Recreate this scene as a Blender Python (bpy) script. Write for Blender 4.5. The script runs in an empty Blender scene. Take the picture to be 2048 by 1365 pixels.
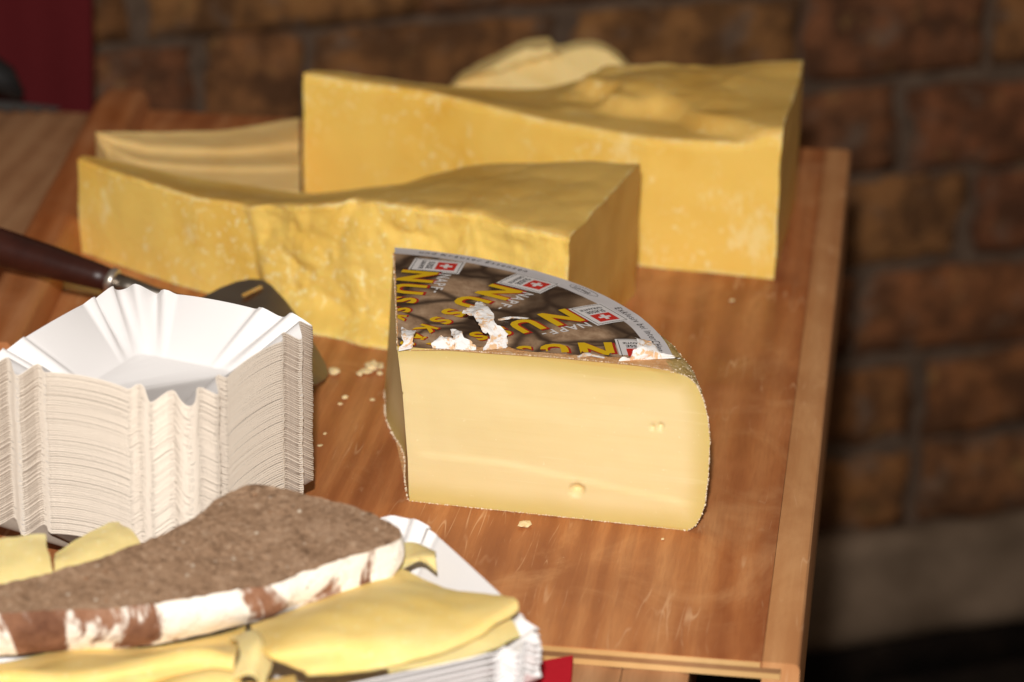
import bpy, bmesh, math, random
from mathutils import Vector, Matrix, noise
random.seed(7)
S = 0.01                                   # everything below is written in centimetres
scene = bpy.context.scene
col = scene.collection
# ------------------------------------------------------------------ camera
PITCH, ROLL, CAM_H = math.radians(21.0), math.radians(1.2), 55.7
fwd = Vector((0, math.cos(PITCH), -math.sin(PITCH)))
r0 = Vector((1, 0, 0)); u0 = r0.cross(fwd)
rgt = r0*math.cos(ROLL) + u0*math.sin(ROLL)
upv = -r0*math.sin(ROLL) + u0*math.cos(ROLL)
cam_pos = Vector((0, 0, CAM_H))*S
cd = bpy.data.cameras.new('camera'); cam = bpy.data.objects.new('camera', cd); col.objects.link(cam)
cam.matrix_world = Matrix(((rgt.x, upv.x, -fwd.x, cam_pos.x), (rgt.y, upv.y, -fwd.y, cam_pos.y), (rgt.z, upv.z, -fwd.z, cam_pos.z), (0, 0, 0, 1)))
cd.sensor_width = 36; cd.lens = 6000/2048*36
cd.clip_start = 0.05; cd.clip_end = 50
cd.dof.use_dof = True; cd.dof.focus_distance = 1.345; cd.dof.aperture_fstop = 7.2
scene.camera = cam
# ------------------------------------------------------------------ light: camera flash, dim room
w = bpy.data.worlds.new('World'); scene.world = w; w.use_nodes = True
w.node_tree.nodes['Background'].inputs[0].default_value = (1.0, 0.80, 0.62, 1)
w.node_tree.nodes['Background'].inputs[1].default_value = 0.17
ld = bpy.data.lights.new('camera_flash', 'SPOT'); lo = bpy.data.objects.new('camera_flash', ld); col.objects.link(lo)
lo.location = cam_pos + (upv*14.0 - rgt*2.2)*S
lo.rotation_euler = (Vector((-.01, 1.27, .03))-lo.location).to_track_quat('-Z', 'Y').to_euler()   # aimed at the labelled wedge
ld.energy = 86; ld.color = (1.0, 0.975, 0.935); ld.shadow_soft_size = 0.018
ld.spot_size = math.radians(80); ld.spot_blend = 1.0
vs = scene.view_settings
vs.view_transform = 'Standard'; vs.look = 'None'; vs.exposure = 0; vs.gamma = 1; vs.use_curve_mapping = False
scene.render.engine = 'CYCLES'

# ------------------------------------------------------------------ helpers
def lerp(a, b, t): return a + (b-a)*t
def sm(t): t = max(0., min(1., t)); return t*t*(3-2*t)
def interp(x, pts):                        # piecewise with smooth joins; pts = [(x, y), ...]
    if x <= pts[0][0]: return pts[0][1]
    for (x0, y0), (x1, y1) in zip(pts, pts[1:]):
        if x <= x1: return lerp(y0, y1, (x-x0)/(x1-x0))
    return pts[-1][1]
def crom(P, t):                            # Catmull-Rom through a list of Vectors, t in 0..1
    n = len(P)-1; f = t*n; i = min(int(f), n-1); f -= i
    p1, p2 = P[i], P[i+1]; p0 = P[i-1] if i > 0 else p1*2-p2; p3 = P[i+2] if i+2 <= n else p2*2-p1
    return ((p1*2) + (p2-p0)*f + (p0*2-p1*5+p2*4-p3)*f*f + (p1*3-p0-p2*3+p3)*f*f*f)*0.5
def nz(p, s, o=0.): return noise.noise(Vector((p[0]*s+o, p[1]*s-o*.7, p[2]*s+o*1.3)))
def fb(p, s, o=0., n=4):
    a, t, k = 1., 0., s
    for i in range(n): t += a*nz(p, k, o+i*3.1); a *= .5; k *= 2.03
    return t

def link(o, parent=None):
    col.objects.link(o)
    if parent is not None: o.parent = parent
    return o
def tag(o, label, cat, group=None, kind=None):
    if label: o['label'] = label
    if cat: o['category'] = cat
    if group: o['group'] = group
    if kind: o['kind'] = kind
    return o
def empty(name, loc=(0, 0, 0), rz=0):
    o = bpy.data.objects.new(name, None); o.location = Vector(loc)*S; o.rotation_euler.z = rz; o.empty_display_size = .02
    return link(o)
def mesh(name, V, F, mats, parent=None, origin=(0, 0, 0), idx=None, smooth=True, sharp=None, merge=0.0, recalc=True, attr=None):
    me = bpy.data.meshes.new(name); o3 = Vector(origin)
    me.from_pydata([(Vector(v)-o3)*S for v in V], [], F)
    if not isinstance(mats, (list, tuple)): mats = [mats]
    for m in mats: me.materials.append(m)
    if idx:
        for p, i in zip(me.polygons, idx): p.material_index = i
    if attr:
        a = me.attributes.new('depth', 'FLOAT', 'POINT')
        a.data.foreach_set('value', attr)
    if merge or recalc:
        bm = bmesh.new(); bm.from_mesh(me)
        if merge: bmesh.ops.remove_doubles(bm, verts=bm.verts, dist=merge*S)
        if recalc: bmesh.ops.recalc_face_normals(bm, faces=bm.faces)
        bm.to_mesh(me); bm.free()
    for p in me.polygons: p.use_smooth = smooth
    if sharp is not None and smooth: me.set_sharp_from_angle(angle=math.radians(sharp))
    o = bpy.data.objects.new(name, me)
    if parent is None: o.location = o3*S
    return link(o, parent)
class MB:
    def __init__(s): s.V = []; s.F = []; s.I = []; s.A = []
    def grid(s, f, nu, nv, mi=0, af=None):
        b = len(s.V)
        for j in range(nv+1):
            for i in range(nu+1):
                p = f(i/nu, j/nv); s.V.append(p); s.A.append(af(i/nu, j/nv, p) if af else 0.)
        for j in range(nv):
            for i in range(nu):
                k = b+j*(nu+1)+i; s.F.append((k, k+1, k+nu+2, k+nu+1)); s.I.append(mi)
    def poly(s, pts, mi=0):
        b = len(s.V); s.V += [Vector(p) for p in pts]; s.A += [0.]*len(pts); s.F.append(tuple(range(b, b+len(pts)))); s.I.append(mi)
    def tube(s, path, rad, n=12, mi=0, cap=True, flat=1.0):
        b = len(s.V); m = len(path)
        for i, p in enumerate(path):
            p = Vector(p); t = (Vector(path[min(i+1, m-1)])-Vector(path[max(i-1, 0)])).normalized()
            a = t.cross(Vector((0, 0, 1))); a = a.normalized() if a.length > 1e-4 else Vector((1, 0, 0)); c = a.cross(t)
            for k in range(n):
                q = 2*math.pi*k/n; s.V.append(p + a*math.cos(q)*rad[i] + c*math.sin(q)*rad[i]*flat); s.A.append(0.)
        for i in range(m-1):
            for k in range(n):
                k2 = (k+1) % n; s.F.append((b+i*n+k, b+i*n+k2, b+(i+1)*n+k2, b+(i+1)*n+k)); s.I.append(mi)
        if cap:
            s.F.append(tuple(b+k for k in range(n))); s.I.append(mi); s.F.append(tuple(b+(m-1)*n+k for k in range(n))); s.I.append(mi)
    def box(s, x0, x1, y0, y1, z0, z1, mi=0):
        b = len(s.V); s.V += [Vector((x, y, z)) for z in (z0, z1) for y in (y0, y1) for x in (x0, x1)]; s.A += [0.]*8
        for f in ((0, 1, 3, 2), (4, 5, 7, 6), (0, 1, 5, 4), (2, 3, 7, 6), (0, 2, 6, 4), (1, 3, 7, 5)):
            s.F.append(tuple(b+i for i in f)); s.I.append(mi)
    def build(s, name, mats, parent=None, **k):
        if k.pop('use_attr', False): k['attr'] = s.A
        return mesh(name, s.V, s.F, mats, parent, idx=s.I, **k)
def box_surface(mb, P, nu, nv, nw, mats=(0, 0, 0, 0, 0, 0)):
    """closed skin of a bent box: P(u, v, w) with u along, v front to back, w up; mats = front back left right top bottom"""
    mb.grid(lambda a, b: P(a, 0, b), nu, nw, mats[0]); mb.grid(lambda a, b: P(a, 1, b), nu, nw, mats[1])
    mb.grid(lambda a, b: P(0, a, b), nv, nw, mats[2]); mb.grid(lambda a, b: P(1, a, b), nv, nw, mats[3])
    mb.grid(lambda a, b: P(a, b, 1), nu, nv, mats[4]); mb.grid(lambda a, b: P(a, b, 0), nu, nv, mats[5])

# ------------------------------------------------------------------ materials
class NT:
    def __init__(s, name, rough=.5, spec=.3, sss=0., sss_r=(.01, .005, .002)):
        s.m = bpy.data.materials.new(name); s.m.use_nodes = True; s.t = s.m.node_tree; s.b = s.t.nodes['Principled BSDF']
        s.b.inputs['Roughness'].default_value = rough; s.b.inputs['Specular IOR Level'].default_value = spec
        if sss:
            s.b.inputs['Subsurface Weight'].default_value = sss; s.b.inputs['Subsurface Radius'].default_value = (1, .5, .2); s.b.inputs['Subsurface Scale'].default_value = .004
        s.co = s.n('ShaderNodeTexCoord').outputs['Object']
    def n(s, ty, **k):
        n = s.t.nodes.new(ty)
        for a, v in k.items(): setattr(n, a, v)
        return n
    def set(s, sock, v):
        if hasattr(v, 'is_linked') or isinstance(v, bpy.types.NodeSocket): s.t.links.new(v, sock)
        else: sock.default_value = v
    def map(s, scale=(1, 1, 1), rot=(0, 0, 0), loc=(0, 0, 0), v=None):
        n = s.n('ShaderNodeMapping'); s.set(n.inputs[0], v or s.co); n.inputs['Scale'].default_value = scale; n.inputs['Rotation'].default_value = rot; n.inputs['Location'].default_value = loc
        return n.outputs[0]
    def noise(s, scale, detail=4, rough=.55, v=None, dist=0.):
        n = s.n('ShaderNodeTexNoise'); s.set(n.inputs['Vector'], v or s.co); n.inputs['Scale'].default_value = scale; n.inputs['Detail'].default_value = detail; n.inputs['Roughness'].default_value = rough; n.inputs['Distortion'].default_value = dist
        return n.outputs['Fac']
    def vor(s, scale, feature='F1', v=None, out='Distance', rnd=1.):
        n = s.n('ShaderNodeTexVoronoi', feature=feature); s.set(n.inputs['Vector'], v or s.co); n.inputs['Scale'].default_value = scale; n.inputs['Randomness'].default_value = rnd
        return n.outputs[out]
    def wave(s, scale, dist, v=None, det=2., dscale=1., kind='BANDS', direction='X'):
        n = s.n('ShaderNodeTexWave', wave_type=kind)
        if kind == 'BANDS': n.bands_direction = direction
        s.set(n.inputs['Vector'], v or s.co); n.inputs['Scale'].default_value = scale; n.inputs['Distortion'].default_value = dist; n.inputs['Detail'].default_value = det; n.inputs['Detail Scale'].default_value = dscale
        return n.outputs['Fac']
    def math(s, op, a, b=0., c=0.):
        n = s.n('ShaderNodeMath', operation=op); s.set(n.inputs[0], a); s.set(n.inputs[1], b); s.set(n.inputs[2], c); return n.outputs[0]
    def rng(s, v, a, b, c=0., d=1.):
        n = s.n('ShaderNodeMapRange', interpolation_type='SMOOTHSTEP'); s.set(n.inputs[0], v)
        for i, x in enumerate((a, b, c, d)): n.inputs[i+1].default_value = x
        return n.outputs[0]
    def ramp(s, v, stops):
        n = s.n('ShaderNodeValToRGB'); s.set(n.inputs[0], v); e = n.color_ramp.elements
        while len(e) < len(stops): e.new(.5)
        for el, (p, c) in zip(e, stops): el.position = p; el.color = (*c, 1)
        return n.outputs[0]
    def mix(s, f, a, b, mode='MIX'):
        n = s.n('ShaderNodeMix', data_type='RGBA', blend_type=mode); s.set(n.inputs[0], f)
        for i, x in ((6, a), (7, b)):
            s.set(n.inputs[i], (*x, 1) if isinstance(x, tuple) and len(x) == 3 else x)
        return n.outputs[2]
    def color(s, c): s.set(s.b.inputs['Base Color'], (*c, 1) if isinstance(c, tuple) and len(c) == 3 else c); return s
    def bump(s, h, strength=.3, dist=.001):
        n = s.n('ShaderNodeBump'); n.inputs['Strength'].default_value = strength; n.inputs['Distance'].default_value = dist; s.set(n.inputs['Height'], h)
        s.t.links.new(n.outputs[0], s.b.inputs['Normal']); return s
    def attr(s, name): n = s.n('ShaderNodeAttribute', attribute_name=name); return n.outputs['Fac']
    def xyz(s, v=None):
        n = s.n('ShaderNodeSeparateXYZ'); s.set(n.inputs[0], v or s.co); return n.outputs
    def objrand(s): return s.n('ShaderNodeObjectInfo').outputs['Random']
M = {}
def plain(name, c, rough=.6, spec=.3, sss=0.): t = NT(name, rough, spec, sss); t.color(c); M[name] = t.m; return t
def wood(name, dark, mid, light, rough=.42, spec=.35, gx=34., gy=2.6, scratches=True, cross=False):
    t = NT(name, rough, spec)
    rot = (0, 0, math.radians(90) if cross else 0)
    v = t.map((gx, gy, gx), rot)
    fig = t.noise(.55, 5, .6, t.map((gx*.55, gy*1.2, gx), rot), dist=1.6)
    bands = t.wave(1.3, 7., t.map((gx*.42, gy*.7, gx*.4), rot), det=3., dscale=.8)
    f = t.math('ADD', t.math('MULTIPLY', fig, .8), t.math('MULTIPLY', bands, .20))
    c = t.ramp(f, [(.25, dark), (.5, mid), (.75, light)])
    fine = t.noise(22, 3, .6, t.map((gx*.9, gy*.9, gx), rot))
    c = t.mix(t.rng(fine, .38, .72, 0., .26), c, dark, 'MIX')
    blot = t.noise(14, 4, .6)
    c = t.mix(t.rng(blot, .45, .75, 0., .35), c, light)
    if scratches:
        cath = t.wave(2.1, 5., t.map((8.5, 1.15, 4), (0, 0, .06), (.9, .35, 0)), det=4., dscale=.9, kind='RINGS')   # cathedral figure
        c = t.mix(t.math('MULTIPLY', t.rng(cath, .55, .95, 0., .38), t.rng(t.noise(7, 2, .5, t.map(loc=(1, 7, 0))), .35, .6)), c, dark)
        rid = t.wave(34, 2.2, t.map((1, .22, 1)), det=3., dscale=1.2)                     # worn growth rings standing as fine ridges
        c = t.mix(t.math('MULTIPLY', t.rng(rid, .45, .8, 0., .26), t.rng(t.noise(6, 3, .6, t.map((1, .7, 1), loc=(3.4, .2, 0))), .45, .58)), c, dark)
        haze_ = t.noise(11, 5, .65, t.map((1.3, .8, 1), (0, 0, .6), (2.2, 1.1, 0)), dist=1.5)
        c = t.mix(t.rng(haze_, .50, .74, 0., .30), c, (.86, .48, .22))
        for k, (rz, sc, th, op) in enumerate(((.25, 5, .0045, .30), (-.75, 4, .0040, .30), (1.10, 5, .004, .30), (2.1, 4, .004, .26), (1.55, 6, .0035, .25))):
            e = t.math('ABSOLUTE', t.math('SUBTRACT', t.noise(1., 2, .5, t.map((sc*11., sc*.8, 1), (0, 0, rz), (k*3.7, k*1.9, 0))), .5))
            msk = t.math('MULTIPLY', t.rng(e, 0., th*1.5, 1., 0.), t.rng(t.noise(15+k*3, 3, .6, t.map(loc=(k*2.3, k, k))), .52, .68))
            c = t.mix(t.math('MULTIPLY', msk, op*1.5), c, (.90, .58, .34))
        sp = t.vor(230, 'F1'); c = t.mix(t.math('MULTIPLY', t.rng(sp, .0, .09, 1., 0.), t.rng(t.noise(40, 2), .6, .68, 0, .6)), c, (.8, .62, .42))
    t.color(c); t.bump(fine, .12, .0006)
    t.set(t.b.inputs['Roughness'], t.rng(blot, .3, .7, rough-.08, rough+.14))
    M[name] = t.m
wood('board_wood', (.27, .072, .022), (.48, .170, .055), (.61, .265, .10), gx=34., gy=2.6)
wood('rail_wood', (.46, .19, .070), (.57, .265, .105), (.66, .345, .15), gx=26, gy=2.4)
wood('table_wood', (.27, .125, .055), (.42, .21, .098), (.52, .29, .145), scratches=False, rough=.6, spec=.2)
wood('batten_wood', (.30, .085, .02), (.46, .16, .05), (.58, .27, .12), scratches=False)
wood('ply_light', (.50, .28, .10), (.62, .38, .16), (.72, .47, .22), scratches=False, rough=.7, spec=.15, gx=6, gy=30)
wood('ply_dark', (.20, .095, .04), (.30, .15, .065), (.42, .23, .11), scratches=False, rough=.75, spec=.1, gx=6, gy=30)
wood('handle_wood', (.014, .004, .003), (.036, .008, .005), (.07, .016, .008), scratches=False, rough=.32, spec=.45, gx=40, gy=3, cross=True)
def hard_cheese(name, base, deep, pale, crystals=.6, rough=.55, bump=.35, worn=.65):
    t = NT(name, rough, .25, .32)
    c = t.ramp(t.noise(15, 5, .62), [(.30, deep), (.52, base), (.75, base)])
    cr = t.math('MULTIPLY', t.rng(t.noise(230, 3, .7), .55, .64), t.rng(t.noise(20, 4, .65, t.map(loc=(3, 1, 2))), .46, .60))
    c = t.mix(t.math('MULTIPLY', cr, crystals), c, pale)
    c = t.mix(t.rng(t.noise(26, 7, .78, t.map((1, 1, .5), loc=(5, 5, 5))), .58, .66, 0, .7*crystals), c, pale)
    wear = t.math('MULTIPLY', t.rng(t.attr('depth'), .0, .30, 1., 0.), t.rng(t.noise(48, 5, .75), .42, .62))     # dried, rubbed edges
    c = t.mix(t.math('MULTIPLY', wear, worn), c, pale)
    t.color(c); t.bump(t.noise(330, 6, .72), bump, .0012); M[name] = t.m
hard_cheese('cheese_gold', (.90, .60, .13), (.84, .50, .075), (.97, .80, .40), .7)
hard_cheese('cheese_broken', (.92, .635, .155), (.85, .515, .085), (.98, .83, .44), .85, .62, .6)
hard_cheese('cheese_top', (.83, .53, .14), (.75, .42, .08), (.95, .78, .40), .5, .42)
hard_cheese('cheese_pale', (.88, .66, .28), (.84, .58, .20), (.94, .78, .44), .25, worn=0)
hard_cheese('rind_amber', (.72, .40, .10), (.62, .29, .05), (.80, .55, .22), .2, .6)
hard_cheese('cheese_slab', (.86, .59, .24), (.80, .50, .17), (.94, .74, .40), .15, .42, .15, worn=0)
t = NT('cheese_paste', .5, .25, .15)                                   # semi-hard cheese: ripened, darker zone under the rind
d = t.math('ADD', t.attr('depth'), t.math('MULTIPLY', t.math('SUBTRACT', t.noise(16, 4, .6), .5), .7))
str_ = t.noise(5, 3, .5, t.map((2, 2, 22), (0, math.radians(4), 0)))
c = t.ramp(str_, [(.3, (.765, .60, .295)), (.5, (.78, .62, .315)), (.7, (.80, .645, .34))])
c = t.mix(t.rng(d, .1, 1.4, .85, 0.), c, (.60, .45, .14))
c = t.mix(t.rng(d, .0, .16, .8, 0.), c, (.60, .40, .12))
c = t.mix(t.rng(t.noise(420, 2), .70, .78, 0, .35), c, (.93, .80, .52))
fine_ = t.noise(8, 4, .65, t.map((2.5, 2.5, 60), (0, math.radians(3.5), 0)))
c = t.mix(t.rng(fine_, .52, .74, 0., .16), c, (.70, .52, .22)); c = t.mix(t.rng(fine_, .28, .42, .14, 0.), c, (.90, .78, .47))
t.color(c); drag = t.noise(9, 4, .6, t.map((3, 3, 90), (0, math.radians(3), 0)))
t.bump(t.math('ADD', t.noise(380, 5, .7), t.math('MULTIPLY', drag, .5)), .09, .0006); M['cheese_paste'] = t.m
t = NT('washed_rind', .75, .15)                                        # orange to olive rind with a pale bloom
c = t.ramp(t.noise(75, 6, .7), [(.3, (.62, .27, .09)), (.5, (.78, .42, .18)), (.72, (.86, .60, .36))])
ol = t.ramp(t.noise(130, 5, .75), [(.3, (.34, .20, .05)), (.5, (.58, .39, .13)), (.72, (.82, .68, .42))])
c = t.mix(t.attr('depth'), c, ol)
c = t.mix(t.rng(t.noise(420, 3, .7), .55, .72, 0, .7), c, (.82, .66, .46))
t.color(c); t.bump(t.noise(380, 5, .75), .8, .0022); M['washed_rind'] = t.m
plain('rind_bloom', (.80, .66, .48), .8, .1)
t = NT('label_print', .38, .4)                                          # printed paper: walnuts inside a white ring
x = t.xyz(); rad = t.math('SQRT', t.math('ADD', t.math('MULTIPLY', x[0], x[0]), t.math('MULTIPLY', x[1], x[1])))
dz_ = t.n('ShaderNodeTexNoise'); t.set(dz_.inputs['Vector'], t.map((1, 1, .01))); dz_.inputs['Scale'].default_value = 38; dz_.inputs['Detail'].default_value = 2
vm = t.n('ShaderNodeVectorMath', operation='MULTIPLY_ADD'); t.set(vm.inputs[0], dz_.outputs['Color']); vm.inputs[1].default_value = (.013, .013, 0); t.set(vm.inputs[2], t.map((1, 1, .01), (0, 0, .5)))
nv = vm.outputs[0]; cell = t.vor(36, 'F1', nv); edge = t.vor(36, 'DISTANCE_TO_EDGE', nv); cid = t.vor(36, 'F1', nv, 'Color')
wr = t.noise(150, 5, .7, t.map((1, .35, .01), (0, 0, .9)), dist=1.2)
nut = t.ramp(t.math('ADD', t.math('MULTIPLY', wr, .35), t.math('MULTIPLY', t.noise(85, 5, .65, nv), .75)), [(.35, (.15, .080, .042)), (.52, (.36, .225, .135)), (.72, (.60, .42, .27))])
tone = t.n('ShaderNodeSeparateColor'); t.set(tone.inputs[0], cid)
nut = t.mix(t.rng(tone.outputs[0], 0, 1, .0, .45), nut, (.40, .27, .17))
nut = t.mix(t.rng(cell, .40, .72, 0., .8), nut, (.035, .020, .012))
nut = t.mix(t.rng(edge, .0, .10, .85, 0.), nut, (.035, .020, .013))
nut = t.mix(t.rng(edge, .012, .03, 0.0, 0.), nut, (.02, .01, .01))
c = t.mix(t.rng(rad, .1443, .1446), nut, (.66, .63, .64))
t.color(c); M['label_print'] = t.m
plain('print_yellow', (.74, .46, .008), .4, .4); plain('print_red', (.42, .018, .012), .4, .4); plain('print_white', (.76, .73, .72), .4, .4); plain('print_black', (.03, .026, .026), .4, .4); plain('cross_red', (.62, .026, .016), .4, .4)
t = NT('torn_paper', .8, .1); t.color(t.mix(t.rng(t.noise(210, 4, .7, dist=.6), .50, .60), (.82, .79, .77), (.74, .47, .26))); t.bump(t.noise(160, 3, .6), .5, .002); M['torn_paper'] = t.m
t = NT('paper_white', .55, .25); t.color((.84, .81, .80)); t.bump(t.noise(900, 3), .08, .0004); M['paper_white'] = t.m
t = NT('paper_grey_shaded', .8, .1); t.color(t.mix(t.noise(700, 3), (.36, .29, .235), (.46, .38, .31))); M['paper_grey_shaded'] = t.m  # grey pulp outside, darkened to paint shade into the gaps between stacked trays
t = NT('paper_edge_lit', .85, .1); t.color(t.mix(t.noise(900, 3), (.75, .645, .54), (.83, .735, .63))); M['paper_edge_lit'] = t.m  # cut fibre rim, lightened so edges look lit against the painted gaps
t = NT('bread_crumb', .9, .08)
c = t.ramp(t.noise(95, 6, .75), [(.28, (.20, .115, .066)), (.5, (.31, .19, .115)), (.75, (.41, .265, .17))])
c = t.mix(t.math('MULTIPLY', t.rng(t.vor(170), 0., .24, 1., 0.), t.rng(t.noise(110, 2), .50, .58)), c, (.74, .63, .50))
c = t.mix(t.math('MULTIPLY', t.rng(t.vor(120, v=t.map(loc=(1, 2, 3))), 0., .22, .9, 0.), t.rng(t.noise(60, 2), .55, .65)), c, (.32, .11, .03))
gr = t.noise(330, 5, .8); c = t.mix(t.rng(gr, .52, .66, 0, .5), c, (.54, .39, .27)); c = t.mix(t.rng(gr, .36, .47, .6, 0), c, (.09, .05, .03))
t.color(c); t.bump(t.noise(420, 5, .75), .6, .0014); M['bread_crumb'] = t.m
t = NT('bread_crust', .8, .12)                                          # dark crust dusted with flour in broken patches
crack = t.noise(22, 5, .62, t.map((1.0, 1.0, .40), (0, .6, 0), (.52, .1, .2)), dist=.9)
flour = t.math('MULTIPLY', t.rng(t.math('ADD', crack, t.math('MULTIPLY', t.math('SUBTRACT', t.noise(230, 4, .7), .5), .09)), .435, .485), t.rng(t.noise(150, 4, .7), .30, .42, .35, 1.))
br = t.ramp(t.noise(60, 5, .7), [(.3, (.13, .055, .032)), (.55, (.27, .13, .075)), (.8, (.42, .25, .17))])
c = t.mix(flour, br, (.90, .84, .76)); t.color(c); t.bump(t.math('ADD', t.noise(200, 5, .7), crack), .6, .003); M['bread_crust'] = t.m
t = NT('slice_cheese', .55, .2, .3); c = t.ramp(t.noise(26, 4, .6), [(.3, (.85, .55, .15)), (.5, (.87, .60, .205)), (.7, (.88, .65, .27))]); c = t.mix(t.rng(t.noise(300, 3, .7), .60, .70, 0, .35), c, (.95, .86, .58)); t.color(c); t.bump(t.math('ADD', t.noise(240, 4, .7), t.noise(8, 3, .6, t.map((60, 6, 6), (0, 0, .5)))), .22, .0007); M['slice_cheese'] = t.m
t = NT('slice_pale', .55, .2, .3); c = t.ramp(t.noise(26, 4, .6), [(.3, (.78, .60, .235)), (.7, (.84, .68, .33))]); c = t.mix(t.rng(t.noise(300, 3, .7), .60, .70, 0, .35), c, (.95, .86, .58)); t.color(c); t.bump(t.math('ADD', t.noise(240, 4, .7), t.noise(8, 3, .6, t.map((60, 6, 6), (0, 0, .5)))), .22, .0007); M['slice_pale'] = t.m
t = NT('brick_clay', .9, .1)
hue = t.objrand()
base = t.ramp(hue, [(0, (.28, .105, .041)), (.35, (.36, .165, .058)), (.65, (.22, .078, .041)), (1, (.34, .13, .05))])
n1 = t.noise(26, 6, .68)
c = t.mix(t.rng(n1, .40, .62), t.mix(.75, base, (.06, .030, .018)), base)
c = t.mix(t.rng(t.noise(38, 4, .65, t.map(loc=(4, 4, 4))), .58, .72, 0, .6), c, (.42, .24, .085))
c = t.mix(t.rng(t.noise(24, 5, .65, t.map(loc=(9, 2, 4))), .52, .66, 0, .75), c, (.20, .135, .095))
t.color(c); t.bump(t.noise(110, 6, .7), .8, .006); M['brick_clay'] = t.m
t = NT('mortar', .95, .05); c = t.ramp(t.noise(40, 6, .7), [(.3, (.085, .055, .038)), (.6, (.15, .10, .070)), (.8, (.26, .185, .13))]); t.color(c); t.bump(t.noise(90, 5, .7), .8, .005); M['mortar'] = t.m
t = NT('plinth_render', .95, .05); c = t.ramp(t.noise(14, 6, .6), [(.3, (.13, .088, .058)), (.7, (.25, .175, .12))]); t.color(c); t.bump(t.noise(60, 5, .7), .6, .004); M['plinth_render'] = t.m
t = NT('floor_dark', .8, .1); c = t.ramp(t.noise(25, 6, .7), [(.35, (.014, .010, .008)), (.6, (.028, .019, .014)), (.72, (.075, .05, .034))]); t.color(c); t.bump(t.noise(60, 5, .7), .6, .004); M['floor_dark'] = t.m
t = NT('red_cloth', .9, .1); t.color(t.mix(t.noise(300, 3), (.085, .008, .010), (.11, .012, .014))); M['red_cloth'] = t.m
t = NT('red_napkin', .9, .05); t.color(t.mix(t.noise(500, 3), (.42, .010, .020), (.50, .018, .030))); t.bump(t.noise(900, 2), .3, .0005); M['red_napkin'] = t.m
t = NT('steel', .28, .5); t.color((.33, .29, .25)); t.b.inputs['Metallic'].default_value = 1.; t.set(t.b.inputs['Roughness'], t.rng(t.noise(60, 4), .3, .7, .30, .46)); M['steel'] = t.m
t = NT('steel_ring', .35, .5); t.color((.62, .56, .50)); t.b.inputs['Metallic'].default_value = .9; M['steel_ring'] = t.m
plain('black_plastic', (.012, .012, .013), .45, .4); plain('dark_steel', (.035, .033, .03), .45, .4)
plain('crumb_pale', (.86, .66, .36), .6, .2, .2)

# ------------------------------------------------------------------ setting: floor, brick wall
FLOOR = -68.0
mb = MB(); mb.grid(lambda a, b: Vector((lerp(-250, 250, a), lerp(-60, 400, b), FLOOR)), 4, 4)
fl = mb.build('floor', M['floor_dark'], recalc=False); fl['kind'] = 'structure'
wall = empty('brick_wall', (0, 225, FLOOR), math.atan2(.3633, .9317))
tag(wall, 'old brown brick wall with grey mortar joints behind the table', 'wall')
WZ = -FLOOR                                        # wall-local z of board level
beds = [-53.0+8.2*k for k in range(0, 14)]         # bed joints measured from board level
mb = MB()
mb.grid(lambda a, b: Vector((lerp(-95, 95, a), .75 + .28*fb((a*190, b*115, 0), .35), lerp(WZ-53.4, WZ+62, b))), 150, 90)
mb.build('mortar', M['mortar'], wall, recalc=False)
rowcuts = {0: [38.0, 18, -4], 1: [38.0, 16., -6], 2: [31.2, 9, -12], 3: [41.5, 20, 0], 4: [34.2, 12, -8.5], 5: [24.8, 42.3, 4, -17, -25.4]}
for k, z0 in enumerate(beds[:-1]):
    cuts = list(rowcuts.get(k, [random.uniform(10, 30)]))
    cuts.sort()
    while cuts[-1] < 95: cuts.append(cuts[-1]+random.uniform(15, 24))
    while cuts[0] > -95: cuts.insert(0, cuts[0]-random.uniform(15, 24))
    for a, b in zip(cuts, cuts[1:]):
        x0, x1 = a+random.uniform(.3, .8), b-random.uniform(.3, .8); zz0, zz1 = WZ+z0+random.uniform(.3, .75), WZ+z0+8.2-random.uniform(.3, .75)
        jx, jz = random.uniform(-.25, .25), random.uniform(-.2, .2); off = random.uniform(0, 99); pr = random.uniform(-.35, .25)
        def P(u, v, h, x0=x0, x1=x1, zz0=zz0, zz1=zz1, off=off, pr=pr, jx=jx, jz=jz):
            x = lerp(x0, x1, u)+jx; z = lerp(zz0, zz1, h)+jz+.22*nz((x, 0, 0), .25, off); y = lerp(pr, 5., v)
            e = max(abs(u*2-1)*(x1-x0)-(x1-x0)+1.2, 0)/1.2; g = max(abs(h*2-1)*(zz1-zz0)-(zz1-zz0)+1.2, 0)/1.2
            if v < .5: y += .55*max(e, g)**2 + .42*fb((x, z, off), .32, off)
            x += .75*nz((0, z, off), .35, off)*sm((abs(u*2-1)-.4)/.6); z += .55*nz((x, y, off), .22, off+5)*sm((abs(h*2-1)-.3)/.6)
            return Vector((x, y, z))
        mb = MB(); box_surface(mb, P, 12, 1, 6)
        br_ = mb.build('brick', M['brick_clay'], wall, merge=.001)
mb = MB()
def P(u, v, h):
    x = lerp(-95, 95, u); p = (x, v*4, h*9)
    return Vector((x, lerp(-2.2, 3, v) + (.35*fb(p, .2) if v < .5 else 0) + .5*h*(v < .5), lerp(WZ-62.0, WZ-52.6, h) + (.4*fb(p, .18, 3) if h > .5 else .35*fb(p, .15, 8))))
box_surface(mb, P, 90, 2, 6); mb.build('plinth', M['plinth_render'], wall, merge=.001)
mb = MB(); mb.box(-95, 95, 1.0, 6, 0, WZ-58); mb.build('footing', M['floor_dark'], wall)

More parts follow.
